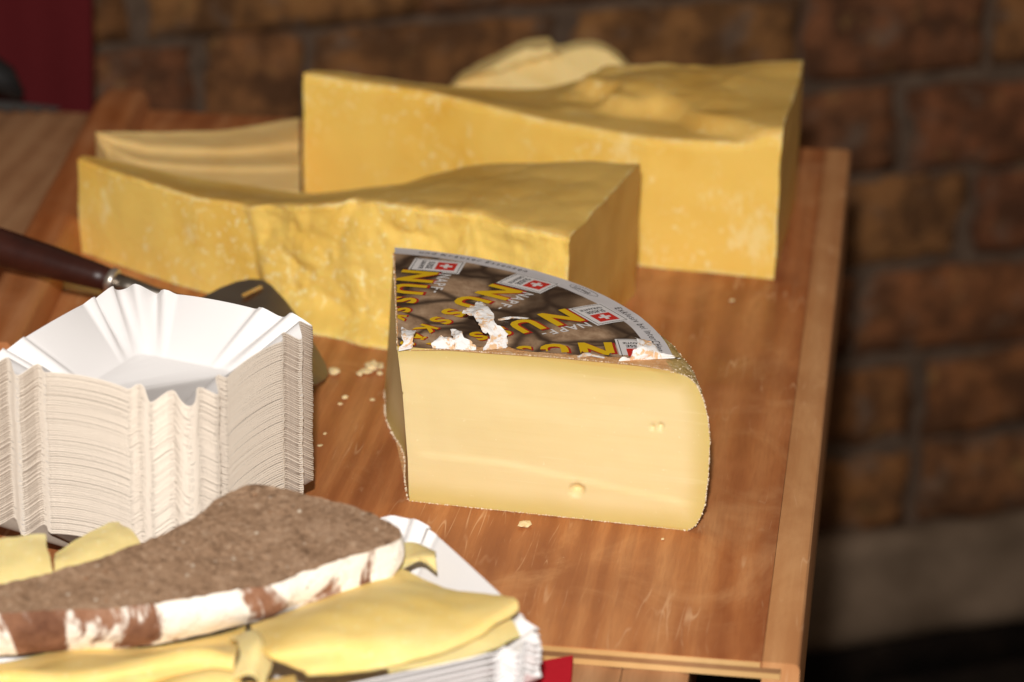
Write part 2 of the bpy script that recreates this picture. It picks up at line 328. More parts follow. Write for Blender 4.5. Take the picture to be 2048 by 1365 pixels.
# ------------------------------------------------------------------ table and cheese board
ANG = math.radians(-7.25)
table = empty('table', (7.6, 110.15, FLOOR), math.radians(-7.25))
tag(table, 'wooden table of glued planks carrying the cheese board', 'table')
edges = [0, -2.75, -8.6, -14.5, -20.3, -26.2, -32.0, -38.1, -44, -50, -56]
TZ = -FLOOR-.79
for a, b in zip(edges, edges[1:]):
    x0, x1 = b+.02, a-.02
    def P(u, v, h, x0=x0, x1=x1):
        x = lerp(x0, x1, u); z = lerp(TZ-3.2, TZ, h)
        if h > .5 and (u < .01 or u > .99): z -= .06
        return Vector((x, lerp(-14, 71.5, v), z + (.015*nz((x, v*80, 0), .3) if h > .5 else 0)))
    mb = MB(); box_surface(mb, P, 6, 30, 2); mb.build('plank', M['table_wood'], table, merge=.001, sharp=40)
for x, y in ((-9, -6), (-52, -6), (-9, 66), (-52, 66)):
    mb = MB(); mb.box(x-2.5, x+2.5, y-2.5, y+2.5, 0, TZ-3.22); mb.build('leg', M['table_wood'], table)
board = empty('cheese_board', (11.97, 109.11, 0), ANG)
tag(board, 'varnished reddish plywood cheese board with scratched top and side rail', 'board')
D = 71.0; W = 45.8
for nm, m, z0, z1, xr, yy in (('top_veneer', 'board_wood', -.26, 0, -1.55, 0.0), ('edge_veneer', 'ply_light', -.265, -.035, -1.56, -.012)):
    mb = MB()
    if nm == 'top_veneer': mb.box(-W, xr, yy, D, z0, z1); mb.build('panel', M[m], board, recalc=True, smooth=False)
    else: mb.box(-W, xr-.05, yy, .3, z0, z1); mb.build('ply_layer', M[m], board, smooth=False)
mb = MB(); mb.box(-W, -.80, .004, D, -.50, -.268); mb.build('ply_layer', M['ply_dark'], board, smooth=False)
mb = MB(); mb.box(-W, -.78, -.010, D, -.76, -.503); mb.build('ply_layer', M['ply_light'], board, smooth=False)
prof = [(-1.53, 0.012), (-.30, .012), (-.12, -.04), (-.03, -.14), (0, -.3), (0, -7.2), (-1.53, -7.2), (-1.53, -.775), (-.76, -.775), (-.76, -.262), (-1.53, -.262)]
mb = MB(); b0 = [Vector((x, -.02, z)) for x, z in prof]; b1 = [Vector((x, D+.1, z)) for x, z in prof]
n = len(prof)
for i in range(n): mb.poly([b0[i], b0[(i+1) % n], b1[(i+1) % n], b1[i]])
mb.poly(b0); mb.poly(b1)
mb.build('side_rail', M['rail_wood'], board, merge=.001, smooth=True, sharp=28)
# a raised batten along the left of the board
bt = empty('wooden_batten', (-25.9, 138.0, 0))
tag(bt, 'reddish wooden batten with rounded end lying along the left of the board', 'batten')
def P(u, v, h):
    x = lerp(-1.5, 1.5, u); y = lerp(0, 46.5, v); z = lerp(0.02, 2.1, h)
    if v > .9: z *= 1-.25*((v-.9)/.1)**2
    if h > .9 and (u < .05 or u > .95): z -= .35; 
    return Vector((x*(1-.12*h)+.9*v, y, z))
mb = MB(); box_surface(mb, P, 8, 24, 5); mb.build('bar', M['batten_wood'], bt, merge=.001, sharp=50)

# ------------------------------------------------------------------ red cloth and knife at the far left
mb = MB()
def P(u, v, h):
    x = lerp(-62, -28.75, u); z = lerp(-60, 34, h)
    return Vector((x+.15*math.sin(z*.2), lerp(195.6, 196.2, v) + .55*math.sin(x*.55)+.25*math.sin(x*1.3+z*.05), z))
box_surface(mb, P, 70, 1, 20)
tag(mb.build('hanging_cloth', M['red_cloth'], merge=.001, origin=(-45, 196, -60)), 'dark red cloth hanging in front of the brick wall', 'cloth')
kn = empty('serrated_knife', (-33.5, 184.5, -.6)); tag(kn, 'black handled knife with toothed edge resting on the far end of the table', 'knife')
mb = MB(); n = 18; top = []; bot = []
for i in range(n+1):
    f = i/n; x = lerp(-4.5, 4.2, f)
    top.append((x, .35*f, 1.55-.55*f-.25*f*f)); bot.append((x, .35*f, .55 - (.22 if i % 2 else 0) + .12*f))
for i in range(n):
    for dy in (-.06, .06):
        mb.poly([(top[i][0], top[i][1]+dy, top[i][2]), (top[i+1][0], top[i+1][1]+dy, top[i+1][2]), (bot[i+1][0], bot[i+1][1]+dy, bot[i+1][2]), (bot[i][0], bot[i][1]+dy, bot[i][2])])
    mb.poly([(top[i][0], top[i][1]-.06, top[i][2]), (top[i+1][0], top[i+1][1]-.06, top[i+1][2]), (top[i+1][0], top[i+1][1]+.06, top[i+1][2]), (top[i][0], top[i][1]+.06, top[i][2])])
mb.build('blade', M['dark_steel'], kn, smooth=False, merge=.0005)
mb = MB(); mb.tube([(1.8, -.1, 1.5), (.8, -.1, 2.6), (-.8, -.1, 3.4), (-3.5, -.1, 4.2), (-7, 0, 4.6)], [.35, 1.0, 1.35, 1.4, 1.2], 14); mb.tube([(-1.2, 0, .1), (-1.2, 0, 2.5)], [.9, 1.1], 12)
mb.build('handle', M['black_plastic'], kn, merge=.0005)

# ------------------------------------------------------------------ hard cheese pieces at the back of the board
def pl(pts, x):                                    # y or z of a polyline by x
    return interp(x, pts)
def cheese_block(name, label, tipx, front, back, hf, hb, rough_front, rough_top, mats, matlist, nu=90, nv=26, nw=26, lump=None, lean=.0, x_end_f=None, x_end_b=None, foot=None):
    root = empty(name, (lerp(front[0][0], front[-1][0], .5), lerp(front[0][1], front[-1][1], .5), 0)); tag(root, label, 'cheese', 'pieces of hard cheese on the board')
    o3 = Vector((lerp(front[0][0], front[-1][0], .5), lerp(front[0][1], front[-1][1], .5), 0))
    FX0, FX1 = front[0][0], front[-1][0]; BX0, BX1 = back[0][0], back[-1][0]
    def P(u, v, h):
        fx = lerp(FX0, FX1, u); bx = lerp(BX0, BX1, u)
        f = Vector((fx, pl(front, fx), 0)); b = Vector((bx, pl(back, bx), 0)); p = f.lerp(b, v)
        z = lerp(pl(hf, fx), pl(hb, bx), sm(v))
        if lump: z += lump(u, v)
        ft = max(0, 1-v*3.5); tp = h**3
        p.z = z*h + tp*rough_top(u, v)
        r = rough_front(u, h)*ft
        d = (f-b); d = d.normalized() if d.length > .05 else Vector((-.2, -.9, 0)).normalized()
        # slightly rounded arrises
        e = .10*(h > .97)*(v < .02)
        p += d*(r - lean*h*ft - e); p.z -= e*.8
        if foot: p += d*foot(u, h)*ft
        q = (p.x, p.y, p.z); k = 1-max(0, .0)
        p += Vector((nz(q, .5, 1.), nz(q, .5, 7.), .4*nz(q, .5, 13.)*h))*.08 + Vector((nz(q, 4., 2.), nz(q, 4., 9.), .5*nz(q, 4., 15.)*h))*.016
        if h == 0: p.z = 0.012
        return p
    L_ = (Vector(front[-1])-Vector(front[0])).length
    fa = lambda a, b, p: min(a*L_, (1-a)*L_, b*6.5, (1-b)*6.5)
    ta = lambda a, b, p: min(.05+a*L_, (1-a)*L_, b*9+.03, (1-b)*9+.03)
    mb = MB()
    mb.grid(lambda a, b: P(a, 0, b), nu, nw, 0, fa); mb.grid(lambda a, b: P(a, 1, b), nu, nw, 0, fa); mb.grid(lambda a, b: P(0, a, b), nv, nw, 0, lambda a, b, p: 1.)
    mb.grid(lambda a, b: P(a, b, 1), nu, nv, 1, ta); mb.grid(lambda a, b: P(a, b, 0), nu, nv, 0)
    mb.build('paste', [M[m] for m in matlist[:2]], root, origin=o3, merge=.002, sharp=38, use_attr=True)
    mb = MB(); ra = lambda a, b, p: .1+min(a, 1-a, b, 1-b)*8
    mb.grid(lambda a, b: P(1, a, b), nv, nw, 0, ra); mb.grid(lambda a, b: P(1, a, b)-Vector((.12, -.02, 0)), nv, nw, 0, ra)
    mb.build('rind', M[matlist[2]], root, origin=o3, sharp=60, use_attr=True)
    return root
# broken middle piece
def scallop(x, y, z, sc, o=0.):                       # shell-shaped hollows that meet in crisp ridges
    d = noise.voronoi(Vector((x*sc+o, y*sc, z*sc)))[0]; return min(1., d[0]**1.4)
def rf_mid(u, h):
    g = sm((u-.37)/.05); x, z = u*30, h*7
    wx, wz = x+.8*nz((x, 0, z), .5, 3), z+.8*nz((x, 5, z), .5, 8)
    shell = 1.15*scallop(wx, 0, wz*.9, .21, 4.) + .42*scallop(wx, 2, wz, .62, 1.) + .16*scallop(wx, 4, wz, 1.7, 2.)
    step = .75*sm((u-.385+.05*(h-.5))/.02)*(1-.45*h)
    return g*(.9-shell) + step*.5 + .02*fb((x, 0, z), .8, 2)
def rt_mid(u, v): return .05*fb((u*30, v*9, 0), .4, 3) + .10*sm((.2-v)/.2)*fb((u*30, 0, 0), 1.1, 5) - .16*sm((u-.55)/.1)*(scallop(u*30, v*9, 0, .45, 6)-.3)
mid = cheese_block('hard_cheese_piece', 'golden hard cheese with broken crumbly front and dipped top, behind the labelled wedge', 0,
    [(-24.2, 157.6), (-20.1, 154.0), (-17.0, 151.6), (-10.0, 147.4), (-3.0, 143.9), (2.85, 141.2)], [(-23.9, 158.6), (-10, 155.6), (6.6, 152.6)],
    [(-24.2, 5.35), (-17, 5.2), (-13.8, 5.5), (-11.2, 6.15), (-8.6, 7.0), (-6, 7.25), (-2.8, 7.45), (.5, 7.4), (2.9, 7.15)],
    [(-23.9, 5.3), (-17, 4.5), (-11, 4.25), (-6, 5.3), (-2.7, 6.55), (1.8, 7.2), (6.6, 7.4)],
    rf_mid, rt_mid, None, ('cheese_broken', 'cheese_top', 'rind_amber'), nu=190, nw=44, nv=34, lean=.25,
    foot=lambda u, h: 1.5*sm((u-.44)/.1)*(1-sm((u-.72)/.12))*sm((.16-h)/.14))
# big sector at the back
def rf_back(u, h): q = (u*30, 3, h*7); return .03*fb(q, .5, 21) + .9*math.sin(math.pi*min(1, u*1.05))**2*(1-h)*.5
def lump_back(u, v):
    edge = .53 + .13*(1-v) + .025*math.sin(v*14)
    k = sm((u-edge)/.045)*sm((v-.30+.34*sm((u-.72)/.22)+.04*math.sin(u*40))/.13)
    return .78*k + .25*k*math.exp(-((u-.68)/.10)**2-((v-.55)/.16)**2) - .40*math.exp(-((u-.40)/.14)**2)*sm((v-.12)/.4) - .22*sm((u-.88)/.1)*sm((v-.2)/.3)*(1-sm((v-.75)/.2))
def rt_back(u, v):
    k = sm((u-.50)/.06)*(1-sm((u-.86)/.08))*sm((v-.15)/.2)
    return .02*fb((u*30, v*12, 0), .75, 33) + k*(.20-.50*scallop(u*30, v*13, 0, .22, 9)+.12*scallop(u*30, v*13, 3, .9, 2)) - .25*math.exp(-((u-.22)/.1)**2)*sm((v-.5)/.3)
back = cheese_block('hard_cheese_piece', 'largest golden hard cheese, a tall smooth sided sector with lumpy top', 0,
    [(-12.4, 167.1), (-5.2, 164.2), (1.8, 160.2), (7.2, 157.2), (14.35, 155.3)], [(-12.0, 167.9), (2.2, 168.6), (16.7, 169.6)],
    [(-12.4, 7.85), (-5.2, 7.75), (1.2, 7.38), (7.2, 7.42), (14.4, 7.75)], [(-12, 7.8), (-4, 7.25), (1.5, 7.1), (3, 7.3), (16.7, 7.75)],
    rf_back, rt_back, None, ('cheese_gold', 'cheese_top', 'rind_amber'), nu=170, nw=34, nv=44, lump=lump_back, lean=.05)
# low slab between them, its sloping upper side stepped in ledges
def slab(name, label, F, B, zf, zb, ledge, mat, nu=60, nv=40):
    o3 = Vector((F[1][0], F[1][1], 0)); root = empty(name, tuple(o3)); tag(root, label, 'cheese', 'pieces of hard cheese on the board')
    def P(u, v, h):
        f = crom([Vector((*p, 0)) for p in F], u); b = crom([Vector((*p, 0)) for p in B], u); p = f.lerp(b, v)
        z = lerp(interp(u, zf), interp(u, zb), v) + ledge(u, v); q = (p.x, p.y, 0)
        p.z = max(.012, z*h) + (.05*fb(q, .5, 3) if h > .9 else 0); p += Vector((nz((p.x, p.y, p.z), .7, 3), nz((p.x, p.y, p.z), .7, 5), 0))*.08
        return p
    mb = MB(); box_surface(mb, P, nu, nv, 8); mb.build('paste', M[mat], root, origin=o3, merge=.002, sharp=45); return root
slab('hard_cheese_piece', 'low tan cheese slab with ledged sloping top and thin tip, between the two larger pieces',
     [(-24.0, 164.6), (-21.4, 160.6), (-16.2, 159.2), (-12.0, 158.9)], [(-24.2, 165.0), (-20.5, 165.6), (-16.6, 166.4), (-12.75, 168.9)],
     [(0, 4.4), (.12, 3.75), (.35, 3.45), (1, 3.4)], [(0, 4.6), (.5, 4.5), (1, 4.55)],
     lambda u, v: .22*sm((v-.55)/.05)-.16*sm((v-.62)/.3)+.16*sm((v-.25)/.05)-.14*sm((v-.3)/.2), 'cheese_slab')
# two thick slices leaning behind the big sector
def leaning(name, label, pts, y0, lean, th, mat):
    o3 = Vector((pts[0][0]*.5+pts[-1][0]*.5, y0, 0)); root = empty(name, tuple(o3)); tag(root, label, 'cheese')
    x0, x1 = pts[0][0], pts[-1][0]
    def P(u, v, h):
        x = lerp(x0, x1, u); zt = interp(x, pts); z = zt*h
        y = y0 + lean*(z-3)/4 + th*v + (1-v)*(.9*abs(nz((x*.6+z*.9, z*.4, 0), .45, 3)) - .8*sm((z-4.6-.28*(x+3))/.5)*(x < 2.6)) + .10*fb((x, z, 0), .8, y0) + .45*h**4*(1-2*v)
        return Vector((x+.06*nz((0, y, z), 1.5), y, max(.012, z+(.05*fb((x, 3, v), 1.3) if h > .9 else 0))))
    mb = MB(); box_surface(mb, P, 70, 8, 26); mb.build('paste', M[mat], root, origin=o3, merge=.002, sharp=50)
leaning('cheese_lump', 'pale irregular cheese lump with a notched top standing behind the tallest piece', [(-4.2, 4.0), (-3.5, 4.75), (-2.6, 5.2), (-1.2, 5.9), (.5, 6.7), (1.2, 6.72), (1.95, 6.85), (2.3, 6.42), (2.8, 6.40), (3.6, 6.62), (4.6, 6.72), (5.5, 6.5), (6.2, 6.0), (6.9, 5.35), (7.6, 4.5)], 175.8, 2.0, 2.6, 'cheese_pale')
# ------------------------------------------------------------------ labelled wedge
AP = Vector((-4.52, 124.53, 0)); FD = Vector((.979, -.203, 0)); OC = Vector((-8.24, 122.58, 0)); RL = 15.45
wedge = empty('labelled_cheese_wedge', tuple(AP)); tag(wedge, 'cut cheese wedge with smooth pale face and torn walnut printed label on top', 'cheese')
PROFILE = [(0, -.85), (.3, -.48), (.8, -.24), (1.4, -.09), (2.8, 0), (4.4, 0), (5.5, -.14), (6.4, -.40), (6.9, -.64), (7.2, -.92), (7.38, -1.3), (7.48, -1.9)]
def ztop(x, y):
    a = math.hypot(x+5.1, y-124.6); r = math.hypot(x-OC.x, y-OC.y)
    return 7.50 - .24*math.exp(-(a/1.6)**2) + .10*sm((a-3)/5)*(1-sm((r-13.5)/2.2))
def apex(z): return AP + FD*interp(z, [(0, 0), (2.04, -.08), (5.2, -.34), (7.3, -.60)]) + Vector((0, .10*z/7.4, 0))
def cpt(z): return AP + FD*(13.62 + interp(z, PROFILE)) + Vector((0, .02*z, 0))
def rbody(th): t0, t1 = math.atan2(-.8, 17.0), math.atan2(15.2, 2.2); return RL + lerp(1.52, .55, sm((th-t0)/(t1-t0)))
def bpt(z):
    d = interp(z, PROFILE); x = lerp(-6.25, -5.85, z/7.45); r = 16.0+d*.7
    return Vector((x, OC.y+math.sqrt(r*r-(x-OC.x)**2), 0))
def arc(u, z):
    c, b = cpt(z)-OC, bpt(z)-OC; t0, t1 = math.atan2(c.y, c.x), math.atan2(b.y, b.x); th = lerp(t0, t1, u)
    r = lerp(c.length, b.length, u) + lerp(0, -.25, math.sin(math.pi*u))
    return OC + Vector((math.cos(th), math.sin(th), 0))*r
NZ, NF, NA, NL = 60, 200, 80, 50
def zof(hh): return 7.48*(1-(1-hh)**1.25)
def pit(s, z):
    dep = 0
    for s0, z0, r, k, sq in ((7.72, 1.42, .40, .40, .72), (11.0, 4.75, .17, .14, .8), (11.36, 4.82, .19, .16, .9)):
        q = math.hypot(s-s0, (z-z0)/sq)/r
        if q < 1.0: dep += k*(1-q*q)
    return dep
FN = Vector((-.203, -.979, 0))*-1
def frontP(u, h):
    z = zof(h); a, c = apex(z), cpt(z); p = a.lerp(c, u); s = (p-AP).dot(FD)
    p += FN*(pit(s, z) + .035*math.sin(z*1.1+s*.2)*(4*u*(1-u)) + .075*sm((z-2.3+.12*(s-4)*(s > 4))/.18)*sm(u*12)*sm((1-u)*9) + .018*nz((s, z, 0), 1.2, 3))
    p.z = z if h < 1 else ztop(p.x, p.y); return p
def leftP(u, h):
    z = zof(h); b, a = bpt(z), apex(z); p = b.lerp(a, u)
    k = 1-z/7.5; p.x += (-.22*math.exp(-((u-.27)/.16)**2) + .26*math.exp(-((u-.62)/.15)**2))*k**1.5 + .42*math.sin(math.pi*u)*4*k*(1-k)*.55
    p.z = z if h < 1 else ztop(p.x, p.y); return p
def arcP(u, h):
    z = zof(h); p = arc(u, z); q = (p.x, p.y, z); d = (p-OC).normalized()
    if 0 < u < 1: p += d*(.07*fb(q, 1.5, 3)+.03*fb(q, 6, 8))
    p.z = z if h < 1 else ztop(p.x, p.y); return p
def topP(u, v):
    q = arcP(u, 1); a = apex(7.48); p = a.lerp(q, v); p.z = ztop(p.x, p.y)
    return p
def rind_dist(u, h, p):
    r_ = (p-OC); return max(0., min(p.z*1.0, (7.5-p.z)*1.25, (rbody(math.atan2(r_.y, r_.x))+interp(p.z, PROFILE)+.25) - math.hypot(r_.x, r_.y)))
mb = MB(); mb.grid(frontP, NF, NZ, 0, rind_dist); mb.grid(leftP, NL, NZ, 0, rind_dist)
mb.build('paste', M['cheese_paste'], wedge, origin=AP, merge=.0005, sharp=55, use_attr=True)
mb = MB(); mb.grid(arcP, NA, NZ, 0, lambda u, h, p: 1.); mb.grid(topP, NA, NF, 0, lambda u, v, p: sm((math.hypot(p.x-OC.x, p.y-OC.y)-15.0)/.9))
mb.grid(lambda u, v: apex(0).lerp(arc(u, 0), v)+Vector((0, 0, .012)), NA, 8, 0)
mb.build('rind', M['washed_rind'], wedge, origin=AP, merge=.0005, sharp=60, use_attr=True)
# pale crumbly flecks of rind along the cut edges
mb = MB(); rr = random.Random(3)
def fleck(p, s):
    a = [p+Vector((rr.uniform(-1, 1), rr.uniform(-1, 1), rr.uniform(-1, 1)))*s for _ in range(4)]
    for f in ((0, 1, 2), (0, 1, 3), (0, 2, 3), (1, 2, 3)): mb.poly([a[i] for i in f])
for i in range(420): fleck(frontP(rr.random(), 0)+Vector((0, -.02, .03)), rr.uniform(.02, .055))
for i in range(330): hh = rr.random(); fleck(frontP(1, hh)+Vector((.0, -.03, 0)), rr.uniform(.02, .06))
for i in range(520): u = rr.random(); fleck(frontP(u, 1)+Vector((0, rr.uniform(-.02, .05), .01)), rr.uniform(.02, .05))
for i in range(260): fleck(leftP(rr.random(), 0)+Vector((-.03, 0, .04)), rr.uniform(.03, .09))
for i in range(200): fleck(leftP(rr.random(), 1)+Vector((0, 0, .01)), rr.uniform(.02, .05))
for i in range(260): u = rr.random()**2*.35; hh = rr.uniform(.8, 1); fleck(arcP(u, hh), rr.uniform(.02, .06))
fk = mb.build('rind_flecks', M['rind_bloom'], wedge, origin=AP, smooth=False, recalc=False); fk['kind'] = 'stuff'
# paper label
tear = [(-5.19, 124.30), (-4.95, 124.8), (-4.76, 124.62), (-4.2, 124.75), (-3.5, 124.62), (-2.6, 124.72), (-1.9, 124.60), (-1.28, 124.62), (-.25, 124.80), (.3, 124.25), (.64, 124.12), (1.37, 123.98), (2.47, 123.72), (3.58, 123.70), (4.38, 123.50), (4.97, 123.47), (5.8, 123.6), (7.1, 123.86)]
def labelP(u, v):
    # rays fanned from the tip; u = 0 follows the torn front, u = 1 the left cut
    t0, t1 = math.atan2(123.86-122.58, 7.15+8.24), math.atan2(137.6-122.58, -5.84+8.24)
    q = OC + Vector((math.cos(lerp(t0, t1, u)), math.sin(lerp(t0, t1, u)), 0))*RL
    a = Vector((-5.06, 124.78, 0)); p = a.lerp(q, v)
    fr = interp(p.x, tear) + .05*fb((p.x, 0, 0), 2.5, 2)
    if u == 0: p.y = fr
    elif p.y < fr+.02 and u < .4: p.y = fr+.02*u
    if u > .96: p.x += .05*fb((0, p.y, 0), 2.2, 4)*(u-.96)/.04
    p.z = ztop(p.x, p.y)+.030+.02*fb((p.x, p.y, 0), .9, 5); return p
LO = Vector((OC.x, OC.y, 7.5))
mb = MB(); mb.grid(labelP, 70, 70, 0)
label = mb.build('label', M['label_print'], wedge, origin=LO, recalc=False); label.location = (LO-AP)*S
label['label'] = 'torn round paper label printed with walnuts, yellow letters and red crosses'
fontcurve = bpy.data.curves.new('txt', 'FONT')
def glyph(txt, bold=.0):
    c = bpy.data.curves.new('t', 'FONT'); c.body = txt; c.size = 1; c.offset = bold; c.resolution_u = 3; c.align_x = 'CENTER'; c.align_y = 'CENTER'
    o = bpy.data.objects.new('t', c); col.objects.link(o); dg = bpy.context.evaluated_depsgraph_get(); dg.update()
    me = bpy.data.meshes.new_from_object(o.evaluated_get(dg)); V = [v.co.copy() for v in me.vertices]; F = [tuple(p.vertices) for p in me.polygons]
    bpy.data.objects.remove(o); bpy.data.meshes.remove(me)
    if V:
        y0, y1 = min(v.y for v in V), max(v.y for v in V); x0, x1 = min(v.x for v in V), max(v.x for v in V)
        V = [Vector((v.x-(x0+x1)/2, v.y, 0)) for v in V]
        if len(txt) == 1: V = [Vector((v.x, v.y-(y0+y1)/2, 0)) for v in V]
    return V, F
def inside(x, y):
    return math.hypot(x-OC.x, y-OC.y) < RL and y > interp(x, tear)+.05 and x > lerp(-5.10, -5.84, (y-124.3)/13.3)+.03
def put(mb, VF, c, ang, sx, sy, dz, mi=0, clip=True):
    V, F = VF; ca, sa = math.cos(ang), math.sin(ang); W = []
    for v in V:
        x, y = v.x*sx, v.y*sy; X, Y = c[0]+x*ca-y*sa, c[1]+x*sa+y*ca; W.append(Vector((X, Y, ztop(X, Y)+dz)))
    b = len(mb.V); mb.V += W; mb.A += [0.]*len(W)
    for f in F:
        if clip and not all(inside(W[i].x, W[i].y) for i in f): continue
        mb.F.append(tuple(b+i for i in f)); mb.I.append(mi)
    return W
def subdiv(VF, k=2):
    V, F = list(VF[0]), list(VF[1])
    me = bpy.data.meshes.new('t'); me.from_pydata(V, [], F); bm = bmesh.new(); bm.from_mesh(me); bmesh.ops.triangulate(bm, faces=bm.faces)
    for _ in range(k): bmesh.ops.subdivide_edges(bm, edges=bm.edges, cuts=1, use_grid_fill=True)
    bmesh.ops.triangulate(bm, faces=bm.faces); V = [v.co.copy() for v in bm.verts]; bm.verts.index_update(); F = [tuple(v.index for v in f.verts) for f in bm.faces]; bm.free(); bpy.data.meshes.remove(me); return V, F
def printed(name, mb, mats):
    if not mb.F: return
    o = mb.build(name, mats, label, origin=LO, recalc=False, smooth=False); return o
AT = Vector((-5.19, 124.18, 0))
def rayp(a, b): return (AT.x+.99*a, AT.y+.99*b)
rays = [ # centre of each letter, outward angle, letters
  (80, [(.66, 9.32), (.32, 7.57), (.13, 6.15), (-.02, 4.95), (-.15, 3.9)], (1.55, 10.9), (1.75, 8.35)),
  (57, [(4.57, 7.37), (3.28, 6.0), (2.52, 4.62), (1.94, 3.66), (1.28, 2.62), (.88, 1.80), (.52, 1.1), (.25, .6)], (5.98, 8.76), (5.25, 6.18)),
  (32, [(7.48, 4.15), (5.87, 3.06), (4.72, 2.38), (3.72, 1.76), (2.75, 1.2), (1.95, .75)], (9.26, 4.74), (7.62, 2.62)),
  (5, [(9.05, .12), (7.15, -.02), (5.8, -.1), (4.6, -.15)], (10.9, .35), (9.3, -1.3))]
NUS = 'NUSSKÄSE'; SZ = [1.62, 1.42, 1.12, .98, .86, .76, .66, .58]; WD = [1.0, .98, 1.0, 1.0, .95, .9, .9, .9]
cache = {}
def gl(ch, b): 
    if (ch, b) not in cache: cache[(ch, b)] = subdiv(glyph(ch, b), 2)
    return cache[(ch, b)]
for ang, pts, logo, napf in rays:
    A = math.radians(ang+180)
    for i, p in enumerate(pts):
        c = rayp(*p); s = SZ[i]*1.42
        mb = MB(); sh = Vector((math.cos(A+2.3), math.sin(A+2.3)))*.05*s
        put(mb, gl(NUS[i], .062), (c[0]+sh.x, c[1]+sh.y), A, s*.93, s, .052, 1); put(mb, gl(NUS[i], .040), c, A, s*.93, s, .066, 0)
        printed('letter', mb, [M['print_yellow'], M['print_red']])
    mb = MB()
    ch = 'NAPF-'; wd = [0, .62, 1.2, 1.74, 2.2]
    for k_, g in enumerate(ch):
        off = (wd[k_]-1.1)*.98
        put(mb, gl(g, .018), (rayp(*napf)[0]+math.cos(A)*off, rayp(*napf)[1]+math.sin(A)*off), A, .78, .82, .062)
    printed('print_word', mb, [M['print_white']])
    # certification mark: white card, black frame, red square with white cross, two lines of text
    lc = rayp(*logo); w2, h2 = .90, 1.24
    def card(mb, x0, x1, y0, y1, dz, mi, n=10):
        V = [Vector((lerp(x0, x1, i/n), lerp(y0, y1, j/n), 0)) for j in range(n+1) for i in range(n+1)]
        F = [(j*(n+1)+i, j*(n+1)+i+1, (j+1)*(n+1)+i+1, (j+1)*(n+1)+i) for j in range(n) for i in range(n)]
        put(mb, (V, F), lc, A, 1, 1, dz, mi)
    mb = MB(); card(mb, -w2, w2, -h2, h2, .052, 0)
    e = .10
    for a0, a1, b0, b1 in ((-w2+e, w2-e, -h2+e, -h2+e+.035), (-w2+e, w2-e, h2-e-.035, h2-e), (-w2+e, -w2+e+.035, -h2+e, h2-e), (w2-e-.035, w2-e, -h2+e, h2-e)): card(mb, a0, a1, b0, b1, .062, 1)
    card(mb, -.52, .52, -.02, .92, .062, 2)
    card(mb, -.30, .30, .36, .54, .070, 0); card(mb, -.10, .10, .15, .75, .071, 0)
    for word, yy, fs in (('SUISSE', -.32, .36), ('GARANTIE', -.70, .255)):
        g = gl(word, .02); put(mb, g, (lc[0]-math.sin(A)*(yy-.02), lc[1]+math.cos(A)*(yy-.02)), A, fs*.98, fs*1.2, .064, 1)
    printed('certification_mark', mb, [M['print_white'], M['print_black'], M['cross_red']])
def ring_text(txt, th0, size, gap, r):
    mb = MB(); th = th0; prev = 0
    for ch in txt:
        if ch == ' ': th -= size*.34/r; continue
        g = glyph(ch, .0); wd = max(v.x for v in g[0])-min(v.x for v in g[0]); dy = -.09 if ch in 'acemnorsuvxz' else (-.03 if ch in 'it' else 0)
        th -= (wd/2*size+prev+gap)/r; prev = wd/2*size
        c = OC+Vector((math.cos(th), math.sin(th), 0))*r
        put(mb, ([Vector((v.x, v.y+dy, 0)) for v in g[0]], g[1]), c, th-math.pi/2, size, size, .058)
    printed('ring_lettering', mb, [M['print_black']])
def th_of(a, b): p = Vector((*rayp(a, b), 0))-OC; return math.atan2(p.y, p.x)
ring_text('und Kräuter Essenzen', th_of(.45, 12.8), .50, .12, 15.0)
ring_text('Exklusiv bei InterCHeese', th_of(10.15, 5.95), .50, .10, 15.0)
ring_text('Schweiz', th_of(8.1, 8.6), .36, .03, 15.0)
mb = MB(); t0, t1 = th_of(7.95, 8.75), th_of(9.2, 7.35); tc = (t0+t1)/2; cc = OC+Vector((math.cos(tc), math.sin(tc), 0))*15.02; n = 28
V = [Vector((math.cos(2*math.pi*i/n)*.98*k, math.sin(2*math.pi*i/n)*.27*(k if k == 1 else k*.93), 0)) for i in range(n) for k in (1, .965)]
F = [(2*i, 2*((i+1) % n), 2*((i+1) % n)+1, 2*i+1) for i in range(n)]
put(mb, (V, F), cc, tc-math.pi/2, 1, 1, .058); printed('ring_oval', mb, [M['print_black']])
def peel(L, R, k, th=.015, crump=.12, bul=.04):
    L = [Vector(p) for p in L]; R = [Vector(p) for p in R]
    def P(u, v):
        p = crom(L, v).lerp(crom(R, v), u); q = tuple(p)
        p.z += bul*math.sin(math.pi*u)*math.sin(math.pi*v) ; e = sm(v*3)
        p += Vector((fb(q, 1.6, k), fb(q, 1.6, k+4), fb(q, 1.6, k+8)))*crump*e
        if u in (0, 1) or v == 1: p += Vector((nz(q, 4, k), nz(q, 4, k+2), nz(q, 4, k+5)))*.16*min(1, crump*9)
        return p
    mb = MB(); mb.grid(P, 14, 22); mb.grid(lambda u, v: P(u, v)-Vector((0, 0, th)), 14, 22)
    o = mb.build('torn_flap', M['torn_paper'], label, origin=LO, recalc=False); return o
peel([(-1.30, 124.25, 7.55), (-1.05, 124.88, 7.95), (-1.46, 125.26, 8.3), (-1.78, 126.32, 8.45), (-2.3, 126.75, 8.35)], [(-.20, 124.6, 7.55), (-.28, 125.23, 7.95), (-.69, 125.73, 8.3), (-1.01, 127.09, 8.5), (-1.45, 128.31, 8.4)], 1)
peel([(-2.55, 124.3, 7.55), (-2.62, 124.7, 7.9), (-2.85, 125.4, 8.0)], [(-1.62, 124.22, 7.55), (-1.9, 124.6, 8.0), (-2.68, 125.65, 8.05)], 2, crump=.15)
